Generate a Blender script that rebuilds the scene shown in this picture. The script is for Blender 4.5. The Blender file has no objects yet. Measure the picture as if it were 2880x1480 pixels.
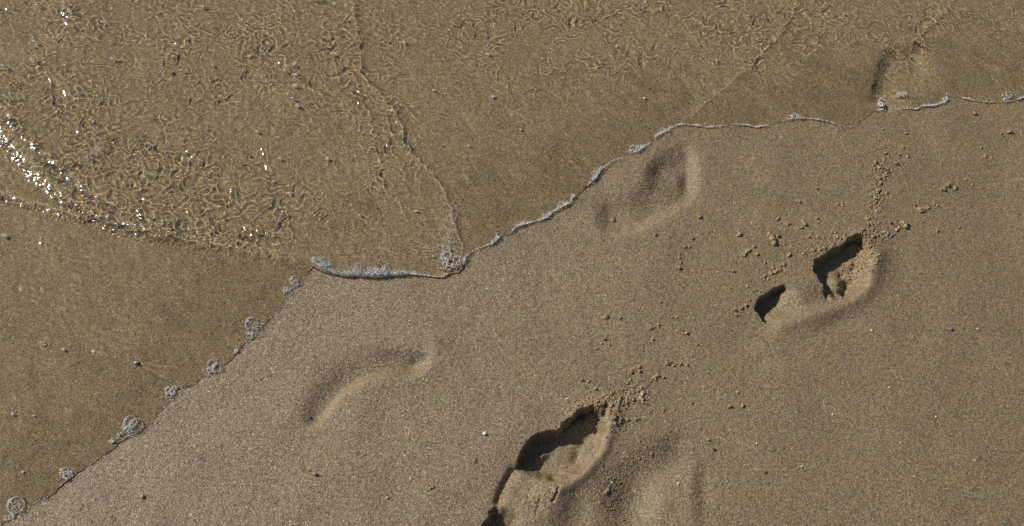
import bpy, bmesh, math, random
import numpy as np
from mathutils import Vector, Matrix, noise as mnoise

scene = bpy.context.scene
random.seed(7)
RNG = np.random.default_rng(11)

# ------------------------------------------------------------------ camera, light, exposure
K = 30.0            # the scene is modelled in metres; one Blender unit is 1/K metre (see the last lines)
scene.unit_settings.scale_length = 1/K
CAM_H, CAM_Y, TILT, HFOV = 1.50, -0.80, math.radians(28.0), math.radians(56.0)
cam_d = bpy.data.cameras.new('camera'); cam = bpy.data.objects.new('camera', cam_d)
scene.collection.objects.link(cam)
cam.location = (0, CAM_Y*K, CAM_H*K); cam.rotation_euler = (TILT, 0, 0)
cam_d.sensor_fit = 'HORIZONTAL'; cam_d.angle = HFOV; cam_d.clip_start = 0.02; cam_d.clip_end = 6000
scene.camera = cam

SUN_EL, SUN_AZ = math.radians(37.0), math.radians(155.0)       # azimuth measured from +X, counter-clockwise
sun_dir = Vector((math.cos(SUN_EL)*math.cos(SUN_AZ), math.cos(SUN_EL)*math.sin(SUN_AZ), math.sin(SUN_EL)))
sl = bpy.data.lights.new('sun', 'SUN'); so = bpy.data.objects.new('sun', sl); scene.collection.objects.link(so)
sl.energy = 4.3; sl.angle = math.radians(0.53); sl.color = (1.0, 0.95, 0.87)
so.location = sun_dir*5*K; so.rotation_euler = sun_dir.to_track_quat('Z', 'Y').to_euler()
sl.cycles.is_caustics_light = True

world = bpy.data.worlds.new('World'); scene.world = world; world.use_nodes = True
wn = world.node_tree.nodes; wl = world.node_tree.links
sky = wn.new('ShaderNodeTexSky'); sky.sky_type = 'NISHITA'; sky.sun_disc = False
sky.sun_elevation = SUN_EL; sky.sun_rotation = math.radians(90) - SUN_AZ
wl.new(sky.outputs[0], wn['Background'].inputs[0]); wn['Background'].inputs[1].default_value = 0.062

scene.view_settings.view_transform = 'Standard'; scene.view_settings.look = 'None'
scene.view_settings.exposure = 0.0; scene.view_settings.gamma = 1.0
scene.render.engine = 'CYCLES'
cy = scene.cycles
cy.use_denoising = False
cy.max_bounces = 12; cy.transmission_bounces = 8; cy.glossy_bounces = 3; cy.diffuse_bounces = 6
cy.transparent_max_bounces = 24
cy.sample_clamp_indirect = 4.0; cy.sample_clamp_direct = 30.0
cy.caustics_refractive = True; cy.caustics_reflective = False

# ------------------------------------------------------------------ small helpers
# The scene was surveyed on the photograph (a 2576 x 1324 copy of it); P turns such a survey point
# into metres on the level sand, UVof turns metres back into survey units.
W2, H2 = 2576.0, 1324.0
FPX = (W2/2)/math.tan(HFOV/2)
CT, ST = math.cos(TILT), math.sin(TILT)
def P(u, v, z=0.0):
    x = (u-W2/2)/FPX; y = -(v-H2/2)/FPX
    dx, dy, dz = x, y*CT + ST, y*ST - CT
    t = (CAM_H-z)/(-dz)
    return (dx*t, CAM_Y+dy*t)
def UVof(X, Y):
    Yr = Y-CAM_Y; zr = -CAM_H
    cyy = Yr*CT + zr*ST; depth = Yr*ST - zr*CT
    depth = np.maximum(depth, 0.3)
    return X/depth*FPX + W2/2, -cyy/depth*FPX + H2/2
def pxm(u, v):                       # metres per survey unit here
    a = P(u-5, v); b = P(u+5, v)
    return (b[0]-a[0])/10.0

def sstep(t):
    t = np.clip(t, 0, 1); return t*t*(3-2*t)
def gstep(t):
    return 0.5*(1+np.tanh(t))
def pl_dist(X, Y, pts):
    d2 = np.full(X.shape, 1e12, dtype=np.float32)
    for (ax, ay), (bx, by) in zip(pts[:-1], pts[1:]):
        ex, ey = bx-ax, by-ay; L = ex*ex+ey*ey+1e-12
        t = np.clip(((X-ax)*ex+(Y-ay)*ey)/L, 0, 1)
        dx = X-ax-t*ex; dy = Y-ay-t*ey
        np.minimum(d2, dx*dx+dy*dy, out=d2)
    return np.sqrt(d2)
PERP = [None]
def pl_signed(X, Y, pts):
    """distance, side (+ is left of travel with y down = towards smaller v when going right) and arc position"""
    d2 = np.full(X.shape, 1e12, dtype=np.float32); arc = np.zeros(X.shape, np.float32); s0 = 0.0; perp = np.zeros(X.shape, np.float32)
    for (ax, ay), (bx, by) in zip(pts[:-1], pts[1:]):
        ex, ey = bx-ax, by-ay; L = ex*ex+ey*ey+1e-12; l = math.sqrt(L)
        t = np.clip(((X-ax)*ex+(Y-ay)*ey)/L, 0, 1)
        dx = X-ax-t*ex; dy = Y-ay-t*ey; q = dx*dx+dy*dy
        m = q < d2; d2 = np.where(m, q, d2); arc = np.where(m, s0+t*l, arc)
        perp = np.where(m, (ey*(X-ax)-ex*(Y-ay))/l, perp)
        s0 += l
    PERP[0] = perp
    return np.sqrt(d2), arc, s0
def inside(X, Y, pts):
    c = np.zeros(X.shape, dtype=bool); n = len(pts)
    for i in range(n):
        x1, y1 = pts[i]; x2, y2 = pts[(i+1) % n]
        if y1 == y2: continue
        m = ((y1 > Y) != (y2 > Y)) & (X < (x2-x1)*(Y-y1)/(y2-y1)+x1)
        c ^= m
    return c
def smooth_pts(pts, it=2):
    pts = [tuple(map(float, p)) for p in pts]
    for _ in range(it):
        q = [pts[0]]
        for a, b in zip(pts[:-1], pts[1:]):
            q.append((a[0]*.75+b[0]*.25, a[1]*.75+b[1]*.25)); q.append((a[0]*.25+b[0]*.75, a[1]*.25+b[1]*.75))
        q.append(pts[-1]); pts = q
    return pts

# ------------------------------------------------------------------ grid: fine under the photograph, stretching to the horizon
STEP = 0.0015
def axis(lo, hi):
    core = np.arange(lo, hi+STEP/2, STEP)
    grow = []; s = STEP; t = 0
    while t < 60:
        s *= 1.22; t += s; grow.append(t)
    g = np.array(grow)
    return np.concatenate([(lo-g)[::-1], core, hi+g]), len(g), len(core)
xs, ox, nx = axis(-1.17, 1.17)
ys, oy, ny = axis(-0.55, 0.74)
NX, NY = len(xs), len(ys)
CX = slice(ox, ox+nx); CYS = slice(oy, oy+ny)
X2, Y2 = np.meshgrid(xs.astype(np.float32), ys.astype(np.float32))
Xc, Yc = X2[CYS, CX], Y2[CYS, CX]
U, V = UVof(Xc, Yc)
U = U.astype(np.float32); V = V.astype(np.float32)

def fnoise(lmin, lmax, seed, ang=None, aniso=1.0):
    """band-limited noise on the fine grid, unit rms; wavelengths in metres"""
    r = np.random.default_rng(seed)
    w = r.standard_normal(Xc.shape)
    F = np.fft.rfft2(w)
    fy = np.fft.fftfreq(ny, STEP)[:, None]; fx = np.fft.rfftfreq(nx, STEP)[None, :]
    if ang is not None:
        ca, sa = math.cos(ang), math.sin(ang)
        f1 = fx*ca+fy*sa; f2 = (-fx*sa+fy*ca)*aniso
        f = np.sqrt(f1*f1+f2*f2)
    else:
        f = np.sqrt(fx*fx+fy*fy)
    f = np.maximum(f, 1e-6)
    lo, hi = 1/lmax, 1/lmin
    env = np.exp(-(np.maximum(np.log(f/hi), 0)/0.25)**2) * np.exp(-(np.maximum(np.log(lo/f), 0)/0.25)**2) / f
    n = np.fft.irfft2(F*env, s=Xc.shape)
    n -= n.mean(); n /= n.std()
    return n.astype(np.float32)
Ex = np.minimum(Xc-xs[ox], xs[ox+nx-1]-Xc); Ey = np.minimum(Yc-ys[oy], ys[oy+ny-1]-Yc)
EDGE = sstep(np.minimum(Ex, Ey)/0.05)

def blur(a, sig):
    fy = np.fft.fftfreq(ny, STEP)[:, None]; fx = np.fft.rfftfreq(nx, STEP)[None, :]
    return np.fft.irfft2(np.fft.rfft2(a)*np.exp(-2*(math.pi*sig)**2*(fx*fx+fy*fy)), s=a.shape).astype(np.float32)
def blob(u, v, ru, rv, ang=0.0):
    a = math.radians(ang); ca, sa = math.cos(a), math.sin(a)
    du, dv = U-u, V-v
    p = (du*ca+dv*sa)/ru; q = (-du*sa+dv*ca)/rv
    return np.exp(-(p*p+q*q))
def window(pts, pad):
    us = [p[0] for p in pts]; vs = [p[1] for p in pts]
    m = (U > min(us)-pad) & (U < max(us)+pad) & (V > min(vs)-pad) & (V < max(vs)+pad)
    r = np.where(m.any(1))[0]; c = np.where(m.any(0))[0]
    if len(r) == 0 or len(c) == 0: return None
    return slice(r[0], r[-1]+1), slice(c[0], c[-1]+1)
def ridge(pts, w, amp, tgt, it=2, taper=True):
    pts = smooth_pts(pts, it); win = window(pts, w*3.5)
    d = pl_dist(U[win], V[win], pts)
    tgt[win] += amp*np.exp(-(d/w)**2)
def trough(pts, wl, wr, D, tgt, e0=30, e1=20):
    """groove along pts: gentle on the upper-left side, short rise on the lower-right"""
    pts = smooth_pts(pts, 2); win = window(pts, max(wl, wr)*3)
    d, arc, L = pl_signed(U[win], V[win], pts)
    s = PERP[0]
    w = wr+(wl-wr)*gstep(s/8)
    tgt[win] -= D*np.exp(-(d/w)**2)*(.25+.75*sstep(arc/e0))*(.25+.75*sstep((L-arc)/e1))
def pit(steep, soft, D, ws, wr, tgt, wob=0.0, keep=.35, slope=None):
    """steep-walled side along `steep`, gentle rise towards `soft`"""
    st = smooth_pts(steep, 3); sf = smooth_pts(soft, 2)
    win = window(st+sf, 30)
    u = U[win]+(SU[win]*1.2+WU[win]*.45)*wob; v = V[win]+(SV[win]*1.2+WV[win]*.45)*wob
    ins = inside(u, v, st+sf)
    h = sstep(pl_dist(u, v, st)/ws)*sstep(pl_dist(u, v, sf)/wr)
    if slope: h = h*sstep(pl_dist(u, v, smooth_pts(slope[0], 2))/slope[1])
    h = h*ins; tgt[win] = tgt[win]*(1-(1-keep)*h) - D*h

WU = fnoise(.004, .03, 21); WV = fnoise(.004, .03, 22); SU = fnoise(.020, .09, 23); SV = fnoise(.020, .09, 24)

# ------------------------------------------------------------------ shoreline
SHORE = [(20,1317),(65,1287),(100,1262),(125,1252),(165,1214),(200,1190),(235,1167),(280,1132),(320,1102),(360,1087),(395,1060),(425,1017),
 (455,987),(485,975),(520,947),(550,935),(585,902),(620,862),(644,842),(672,812),(704,787),(729,752),(759,712),(786,675),(800,680),
 (822,686),(844,694),(869,699),(905,699),(944,703),(994,697),(1044,694),(1074,697),(1109,701),(1129,692),(1155,685),(1170,668),(1174,650),
 (1184,640),(1204,628),(1239,617),(1259,600),(1288,588),(1298,576),(1328,566),(1378,552),(1393,536),(1433,516),(1448,496),(1478,470),
 (1500,452),(1513,431),(1543,408),(1565,402),(1583,390),(1608,385),(1638,361),(1653,347),(1683,332),(1698,321),(1723,317),(1753,320),
 (1778,325),(1808,322),(1838,317),(1873,318),(1905,323),(1932,320),(1962,310),(1997,301),(2042,302),(2087,312),(2117,322),(2140,323),
 (2157,320),(2168,309),(2182,300),(2194,287),(2205,281),(2232,279),(2255,276),(2282,275),(2307,277),(2322,271),(2345,270),(2362,266),
 (2380,258),(2390,248),(2412,250),(2452,257),(2482,260),(2527,260),(2550,256),(2576,249)]
shore_w = [P(*p) for p in SHORE]
shore_w = [(-40.0, -22.0), (-8, -5.2), (-2.4, -1.35), (-1.35, -.75), P(-160, 1440), P(-60, 1370)] + shore_w + [P(2700, 246), P(2850, 232), (1.6, .45), (2.6, .62), (8, 1.9), (45, 9.0)]
water_poly = shore_w + [(130, 130), (-130, 130), (-130, -22)]
INS = inside(X2, Y2, water_poly)
# distance (fine region only where it matters; ring uses the same formula)
Dsh = pl_dist(X2, Y2, shore_w)
Dsh = np.where(INS, Dsh, -Dsh).astype(np.float32)
Dsh[CYS, CX] += .0009*fnoise(.010, .05, 71)*EDGE
dsh = Dsh[CYS, CX]

# ------------------------------------------------------------------ sand relief (metres)
PR = np.zeros(Xc.shape, np.float32)        # prints
# old smooth print nearest the shoreline
A = np.zeros_like(PR)
rim1 = [(1740,366),(1758,390),(1764,430),(1766,470),(1756,502),(1724,526),(1682,550),(1645,570),(1600,590),(1560,600)]
ul1 = [(1530,606),(1496,585),(1488,550),(1510,510),(1570,484),(1612,455),(1622,415),(1650,385),(1700,364)]
pit(rim1, ul1, .0098, 36, 54, A, .8)
A -= .0048*blob(1656, 430, 20, 28, 20) + .0022*blob(1700, 405, 40, 22, -20) + .0030*blob(1532, 520, 26, 26, 0)
A += .0022*blob(1704, 448, 13, 24, 5) + .003*blob(1600, 520, 40, 22, -40)
A -= .0022*blob(1727, 452, 9, 24, 8)
PR += A
# faint curved print left of centre
A = np.zeros_like(PR)
trough([(772,1072),(790,1056),(808,1034),(830,1002),(862,968),(900,944),(950,930),(1000,930),(1040,926),(1066,905),(1072,880)], 38, 17, .0086, A, 40, 30)
A -= .0042*blob(1000, 898, 44, 20, 8) + .0022*blob(782, 1054, 16, 14, -40) + .0040*blob(1038, 912, 22, 13, -20)
A += .0020*blob(985, 935, 26, 8, -10)
ridge([(1090,862),(1090,892),(1078,930),(1040,950),(970,960),(910,975)], 22, .0012, A)
PR += A
# shallow wide hollow right of the lower deep print
A = np.zeros_like(PR)
A -= .0125*blob(1588, 1258, 56, 105, 22) + .0055*blob(1680, 1165, 66, 50, -30)
A += .0028*blob(1668, 1275, 44, 80, 12)
ridge([(1738,1170),(1742,1230),(1745,1330)], 24, .0022, A)
A -= .0022*blob(1768, 1235, 20, 60, 0) + .0032*blob(1696, 1120, 38, 24, -30)
PR += A
# dips beside the right-hand deep print
PR -= .0040*blob(2252, 668, 48, 46, 0) + .003*blob(2110, 812, 70, 26, -25) + .0030*blob(2235, 590, 16, 14, 0)*0
# drowned print at the upper right
A = np.zeros_like(PR)
pit([(2205,285),(2184,262),(2178,235),(2186,190),(2196,145),(2225,112),(2290,100)], [(2370,140),(2402,205),(2375,258),(2300,272)], .0125, 34, 95, A, 1.0)
A -= .006*blob(2192, 246, 18, 24, 10) + .003*blob(2225, 128, 30, 18, -25)
A += .0030*blob(2262, 190, 22, 46, 12) + .0035*blob(2330, 195, 40, 34, 0)
A -= .004*blob(2300, 165, 26, 12, 20)
UP = A.copy(); PR += A

# --- deep print on the right: heel pit and ball pit
DE = np.zeros_like(PR)
DE += .0040*blob(2020, 742, 62, 34, -30)
edge2a = [(1936,817),(1916,802),(1903,785),(1899,768),(1905,752),(1920,740),(1942,729),(1970,716)]
soft2a = [(2010,735),(2040,780),(2006,800),(1966,818)]
pit(edge2a, soft2a, .0240, 4, 70, DE, 1.3)
edge2b = [(2072,722),(2062,710),(2050,696),(2043,670),(2052,650),(2078,635),(2110,621),(2134,601),(2156,586),(2170,592)]
soft2b = [(2198,640),(2194,690),(2182,730),(2146,760),(2100,768),(2080,748)]
pit(edge2b, soft2b, .0255, 4, 40, DE, 1.9)
DE += .0080*blob(2152, 604, 20, 15, -35)
DE -= .006*blob(2127, 678, 9, 7, 0) + .013*blob(2141, 702, 10, 11, 0) + .016*blob(2133, 731, 10, 14, 10) + .006*blob(2080, 742, 6, 14, -10)
DE += .008*blob(2110, 704, 14, 20, 0) + .005*blob(2120, 742, 6, 12, 10) + .004*blob(2150,650,14,10,-30)
rim2 = [(2206,650),(2196,690),(2186,728),(2148,760),(2104,776),(2055,791),(2014,806),(1966,822)]
ridge(rim2, 18, .0036, DE); ridge(rim2, 36, .0026, DE)
# --- deep print at the bottom
E3 = np.zeros_like(PR)
E3 += .0070*blob(1350, 1275, 80, 62, -50)
edge3 = [(1292,1192),(1284,1184),(1301,1155),(1315,1128),(1328,1109),(1350,1090),(1374,1081),(1401,1077),(1423,1063),(1442,1044),(1462,1026),(1492,1022)]
soft3 = [(1524,1056),(1526,1100),(1511,1140),(1492,1160),(1465,1193),(1440,1214),(1400,1224),(1362,1216),(1330,1206),(1308,1200),(1292,1192)]
pit(edge3, soft3, .0290, 6, 22, E3, 1.8, .6, ([(1446,1212),(1420,1226),(1380,1226),(1340,1214),(1308,1202),(1290,1192)], 52))
E3 -= .0070*blob(1393, 1203, 12, 9, 0)
ridge([(1498,1072),(1478,1092),(1458,1116),(1449,1142)], 11, -.0020, E3)
E3 -= .0032*blob(1456, 1140, 14, 16, 20)
ridge([(1415,1085),(1408,1110),(1400,1135)], 14, .0012, E3)
E3 += .0075*blob(1362, 1138, 20, 9, -25)
pit([(1196,1375),(1212,1322),(1224,1296),(1240,1276),(1254,1264)], [(1254,1264),(1285,1280),(1318,1320),(1300,1375)], .0240, 6, 40, E3, 1.8)
ridge([(1290,1184),(1276,1206),(1264,1232),(1252,1262)], 10, -.0080, E3)
ridge([(1310,1210),(1296,1225),(1286,1245),(1276,1268)], 22, .0022, E3)
E3 += .0130*blob(1478, 1040, 34, 17, -32)+.004*blob(1440,1066,20,12,-30)
rim3 = [(1540,1060),(1531,1102),(1518,1140),(1496,1166),(1468,1198),(1440,1220),(1408,1236)]
ridge(rim3, 13, .0036, E3); ridge(rim3, 32, .0026, E3)
E3 += .004*blob(1545, 1040, 22, 30, 10)
ridge([(1406,1229),(1401,1236),(1403,1242),(1396,1250),(1397,1255),(1388,1265)], 2.2, -.0042, E3, 0)
ridge([(1358,1260),(1353,1270),(1356,1277),(1348,1287),(1349,1298)], 2.2, -.0022, E3, 0)
E3 -= .0050*blob(1462, 1310, 34, 70, 15) + .0030*blob(1285, 1330, 24, 40, 0)
E3 += .0030*blob(1370, 1240, 30, 20, -20)
E3 -= .009*blob(1517, 1046, 5, 15, 20) + .006*blob(1526, 1024, 5, 8, 0) + .007*blob(1466, 1040, 14, 10, -30)
ridge([(1455,1236),(1437,1290),(1420,1350)], 30, -.0030, E3)
E3 += .0030*blob(1395,1270,30,50,30)
PR += DE + E3
E3 = None

rough = np.zeros_like(PR)                   # where the sand is broken up
for b in ((2075,622,50,14,-25),(1950,672,30,14,-30),(2172,640,26,50,15),(2205,595,50,16,-25),(2215,470,26,90,8),
          (1500,1030,62,26,-25),(1540,1040,30,50,0),(1600,1000,44,30,-20),(1275,1225,16,50,25),(1340,1265,36,30,-40),(1392,1238,24,10,-30),(2110,720,50,50,0)):
    rough += blob(*b)
rough = np.clip(rough, 0, 1.3)
coarse = np.clip(blob(1540,1250,60,90,22)+blob(1680,1130,70,40,-20)+.7*blob(1755,1250,20,70,0)+.8*blob(1690,460,50,60,0)+.5*blob(2030,745,60,30,-30)+.5*blob(2240,680,50,60,0), 0, 1)
fine = np.zeros_like(PR)
for r_, w_ in ((rim1, 11), (rim2, 14), (rim3, 11)):
    ridge(r_, w_, .6, fine)  # packed sand on the rims, partly sunlight put into the colour
fine += .55*blob(1420,1130,90,60,-40)+.5*blob(1560,1130,60,60,0)+.35*blob(1560,560,70,40,-20)
fine = np.clip(fine, 0, 1)
under = sstep(dsh/.006+.35)

NZ = .00009*fnoise(.0035, .008, 31) + .00013*fnoise(.012, .04, 32) + .0007*fnoise(.10, .45, 33)
NZ += rough*(.00035*fnoise(.004, .010, 34) + .0009*np.maximum(fnoise(.007, .018, 35), 0))
NZ += coarse*.00035*fnoise(.003, .006, 36)
NZ *= (1-.45*under)
NZ += under*.0005*fnoise(.02, .05, 37, math.radians(40), 2.0)
Zs = np.zeros(X2.shape, np.float32)
Zs[CYS, CX] = (PR+NZ)*EDGE
# beach keeps rising inland and falls away under the sea (outside the fine region only)
far = np.sqrt(np.maximum(np.abs(X2)-1.2, 0)**2+np.maximum(np.abs(Y2-.1)-.7, 0)**2)
Zs += np.where(Dsh < 0, 1, -1)*np.minimum(far*.035, 1.5)*sstep(np.abs(Dsh)/1.5)

# ------------------------------------------------------------------ water surface
film = .0023*(1-np.exp(-np.maximum(Dsh, 0)/.0035)) + .024*(1-np.exp(-.016*np.maximum(Dsh, 0)/.024))
film = film.astype(np.float32)
f_in = film[CYS, CX].copy()
def front(pts, h, face, tail, side=1, crest=0.0, wob=2.0, e0=60, e1=60, fade=None, poly=None):
    """a little swash front: thicker water on one side of the line, tapering out at both ends"""
    pts = smooth_pts(pts, 2); win = window(pts, 400)
    u = U[win]+SU[win]*wob; v = V[win]+SV[win]*wob
    d, arc, L = pl_signed(u, v, pts)
    (x0, y0), (x1, y1) = pts[0], pts[-1]
    n = (-(y1-y0), x1-x0); l = math.hypot(*n); n = (n[0]/l*side, n[1]/l*side)
    strip = pts+(poly or [(x1+n[0]*1500, y1+n[1]*1500), (x0+n[0]*1500, y0+n[1]*1500)])
    s = np.where(inside(u, v, strip), d, -d)
    prof = gstep(s/face)*np.exp(-np.maximum(s, 0)/tail)*h + crest*np.exp(-((s-face*1.3)/(face*1.3))**2)
    prof *= sstep(arc/e0)*sstep((L-arc)/e1)
    if fade is not None: prof = prof*fade[win]
    if tail > 100:                           # far behind the line the sheet is smooth
        Pf = np.zeros_like(PR); Pf[win] = prof; Pf = blur(Pf, .035)[win]; m = sstep((s-45)/70)
        prof = prof*(1-m)+Pf*m
    f_in[win] += prof
    return win, sstep((s+6)/30)
FA = [(-90,230),(-30,300),(20,372),(62,424),(110,470),(170,512),(235,548),(310,578),(390,600),(470,615),(560,630),(640,641),(720,654),(786,672)]
TIP = [(830,700),(900,712),(1000,708),(1110,714),(1180,690)]
FC = [(872,-60),(884,20),(908,90),(902,190),(960,240),(1002,290),(1010,345),(1040,395),(1085,430),(1118,480),(1136,530),(1150,590),(1172,650)]
fadeA = .6+.4*sstep((860-U)/200)
wA, mA = front(FA+TIP+FC[::-1], .0042, 12, 230, -1, .0009, 2.2, 1, 1, fadeA, [(872,-900),(-900,-900),(-900,230)])
front([(-240,400),(-90,455),(-30,482),(40,506),(110,524),(180,545),(240,562),(310,578),(390,596),(470,610),(560,622),(660,632)], .0030, 7, 110, -1, .0008, 2, 60, 160)
front([(-200,60),(-60,225),(0,290),(60,350),(130,420),(210,482),(290,530),(370,560),(450,585),(520,598),(590,608),(650,622)], .0018, 8, 90, -1, .0009, 3, 60, 160)
front([(905,200),(930,330),(950,400),(958,450),(985,490),(1012,520),(1030,585)], .0004, 5, 40, 1, .0012, 4, 60, 60)
front([(960,250),(975,330),(1000,420),(1030,480)], .0003, 5, 40, 1, .0009, 4, 60, 60)
front([(860,330),(900,400),(930,460),(950,520)], .0002, 5, 40, 1, .0008, 5, 60, 60)
front([(2020,-60),(2006,10),(1976,70),(1940,110),(1905,150),(1860,195),(1826,222),(1790,250),(1750,280),(1712,318)], .0015, 7, 110, 1, .0011, 2.5, 60, 20)
front([(2430,-60),(2380,30),(2340,60),(2320,85),(2300,110),(2270,130)], .0010, 7, 60, 1, .0009, 2.5, 60, 40)
front(FC, .0003, 6, 60, 1, .0011, 2, 60, 30)
front([(1000,290),(1018,340),(1030,400),(1050,450),(1075,500)], .0002, 4, 30, 1, .0007, 5, 50, 50)
front([(690,470),(730,500),(770,540),(800,580)], .0002, 5, 40, -1, .0009, 3, 40, 60)
# chop
tongue = np.ones_like(PR); tongue[wA] = mA; tongue = np.where(U > 860, 1, tongue); tongue[(U < 860) & (V > 700)] = 0
ch = .21 + 1.1*blob(520,490,330,110,12)+.9*blob(330,470,200,90,25) + .6*blob(700,120,220,130,0)+.75*blob(1500,60,420,160,0)+.7*blob(1930,100,150,90,-35) \
   + .5*blob(950,250,90,110,0)+.35*blob(960,420,70,110,0) + .3*blob(200,150,350,250,0)+.5*blob(2250,60,300,90,0) + .5*blob(600,580,200,60,8) + .55*blob(650,590,160,50,8)
ch *= (sstep(dsh/.16)*.9+.06)*(.30+.70*tongue)
near = np.zeros_like(PR); ridge(FA, 26, 1.0, near); ch *= 1-.55*np.clip(near, 0, 1)
ch = np.clip(ch, 0, 1.15)
def warp(a, k, s1, s2):
    wx = (fnoise(.03, .10, s1)*k/STEP); wy = (fnoise(.03, .10, s2)*k/STEP)
    jj, ii = np.mgrid[0:ny, 0:nx]
    j = np.clip(jj+wy, 0, ny-2.001); i = np.clip(ii+wx, 0, nx-2.001)
    j0 = j.astype(int); i0 = i.astype(int); fj = (j-j0); fi = (i-i0)
    return ((a[j0, i0]*(1-fi)+a[j0, i0+1]*fi)*(1-fj)+(a[j0+1, i0]*(1-fi)+a[j0+1, i0+1]*fi)*fj).astype(np.float32)
R1 = warp(fnoise(.009, .026, 41, math.radians(60), 2.3)*.85+fnoise(.009, .020, 47, math.radians(5), 1.6)*.40, .006, 61, 62); R2 = warp(fnoise(.018, .040, 42, math.radians(60), 1.8), .012, 63, 64); R3 = fnoise(.0055, .009, 43)
gust = np.clip(1+.6*fnoise(.05, .22, 65), .15, 1.8); gust2 = np.clip(1+.4*fnoise(.06, .2, 66), .3, 1.8)
glit = np.zeros_like(PR); ridge([(a_-3, b_+4) for a_, b_ in FA[:-1]], 18, 1.1, glit); ridge([(0,290),(60,350),(130,420),(210,482),(290,530),(370,560),(450,585),(520,598)], 10, .6, glit); ridge([(-90,462),(40,514),(180,553),(310,588),(440,604)], 12, 1.0, glit); glit += .5*blob(560,585,200,30,8)
glit = np.clip(glit, 0, 1.2)
rip = ch*(.00019*R1*gust+.00044*R2*gust2+.000015*R3) + (.00013*fnoise(.010, .022, 44, math.radians(45), 1.7)*gust2+.00018*fnoise(.02, .05, 46, math.radians(35), 1.6))*sstep(dsh/.04)
rip += sstep(dsh/.2)*.0006*fnoise(.06, .16, 45, math.radians(50), 2.0)
# calm any crest whose focus would fall inside the water: real ripples this short break or smooth out
dep = np.maximum(f_in, .002)
for _ in range(2):
    lap = (np.roll(rip, 1, 0)+np.roll(rip, -1, 0)+np.roll(rip, 1, 1)+np.roll(rip, -1, 1)-4*rip)/STEP**2
    loc = np.sqrt(np.maximum(blur(lap*lap, .006), 0))
    rip *= np.minimum(1, .36/(.25*dep*loc+1e-6))
rip += glit*(1-.15*sstep((U-200)/300))*(.00017*fnoise(.0065, .0105, 51)+.00016*fnoise(.011, .022, 52))
# ring round a floating bubble and wake behind the pebble
du, dv = U-108, V-867; rr = np.sqrt(du*du+(dv*1.15)**2)
rip += .00022*np.cos(rr/1.9)*np.exp(-(rr/16)**2)
for (a0, b0) in (((352,915),(440,922)), ((352,917),(405,945)), ((350,912),(400,905))):
    win = window([a0, b0], 40); d = pl_dist(U[win], V[win], [a0, b0]); rip[win] += .0009*np.exp(-(d/5)**2)
rip += .0012*blob(346, 917, 13, 12, 0)
mound = .45*UP
wz_f = f_in + rip*sstep(dsh/.012)+ mound*sstep(dsh/.02)
big = (NZ*0).astype(np.float32)
sandc = Zs[CYS, CX]
wz_f = np.maximum(wz_f, sandc+.0008*sstep(dsh/.004))
Zw = film.copy() + Zs*0
Zw[CYS, CX] = wz_f*EDGE + film[CYS, CX]*(1-EDGE)
Zw = np.where(Dsh > 0, Zw, Zs-.0012)
thick = Zw-Zs

# ------------------------------------------------------------------ meshes from the grid
def grid_mesh(name, Z, cells, mat, attrs=None):
    idx = -np.ones(NX*NY, np.int64)
    r, c = np.where(cells)
    a = r*NX+c
    quads = np.stack([a, a+1, a+1+NX, a+NX], 1)
    used = np.unique(quads); idx[used] = np.arange(len(used))
    q = idx[quads].astype(np.int32)
    me = bpy.data.meshes.new(name)
    co = np.empty((len(used), 3), np.float32)
    co[:, 0] = X2.ravel()[used]; co[:, 1] = Y2.ravel()[used]; co[:, 2] = Z.ravel()[used]
    me.vertices.add(len(used)); me.vertices.foreach_set('co', co.ravel())
    me.loops.add(q.size); me.loops.foreach_set('vertex_index', q.ravel())
    me.polygons.add(len(q)); me.polygons.foreach_set('loop_start', np.arange(0, q.size, 4, dtype=np.int32))
    me.polygons.foreach_set('use_smooth', np.ones(len(q), bool))
    me.update(calc_edges=True)
    for k, arr in (attrs or {}).items():
        at = me.attributes.new(k, 'FLOAT', 'POINT')
        at.data.foreach_set('value', arr.ravel()[used].astype(np.float32))
    me.materials.append(mat)
    o = bpy.data.objects.new(name, me); scene.collection.objects.link(o)
    return o

# ------------------------------------------------------------------ materials
def new_mat(name):
    m = bpy.data.materials.new(name); m.use_nodes = True
    nt = m.node_tree
    for n in list(nt.nodes): nt.nodes.remove(n)
    return m, nt.nodes, nt.links
def ramp(nodes, stops, mode='CONSTANT'):
    r = nodes.new('ShaderNodeValToRGB'); cr = r.color_ramp; cr.interpolation = mode
    while len(cr.elements) > 1: cr.elements.remove(cr.elements[0])
    cr.elements[0].position = stops[0][0]; cr.elements[0].color = (*stops[0][1], 1)
    for p, c in stops[1:]:
        e = cr.elements.new(p); e.color = (*c, 1)
    return r
def mth(nodes, links, op, a, b=None, c=None, clamp=False):
    n = nodes.new('ShaderNodeMath'); n.operation = op; n.use_clamp = clamp
    for i, v in enumerate((a, b, c)):
        if v is None: continue
        if isinstance(v, (int, float)): n.inputs[i].default_value = v
        else: links.new(v, n.inputs[i])
    return n.outputs[0]

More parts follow.
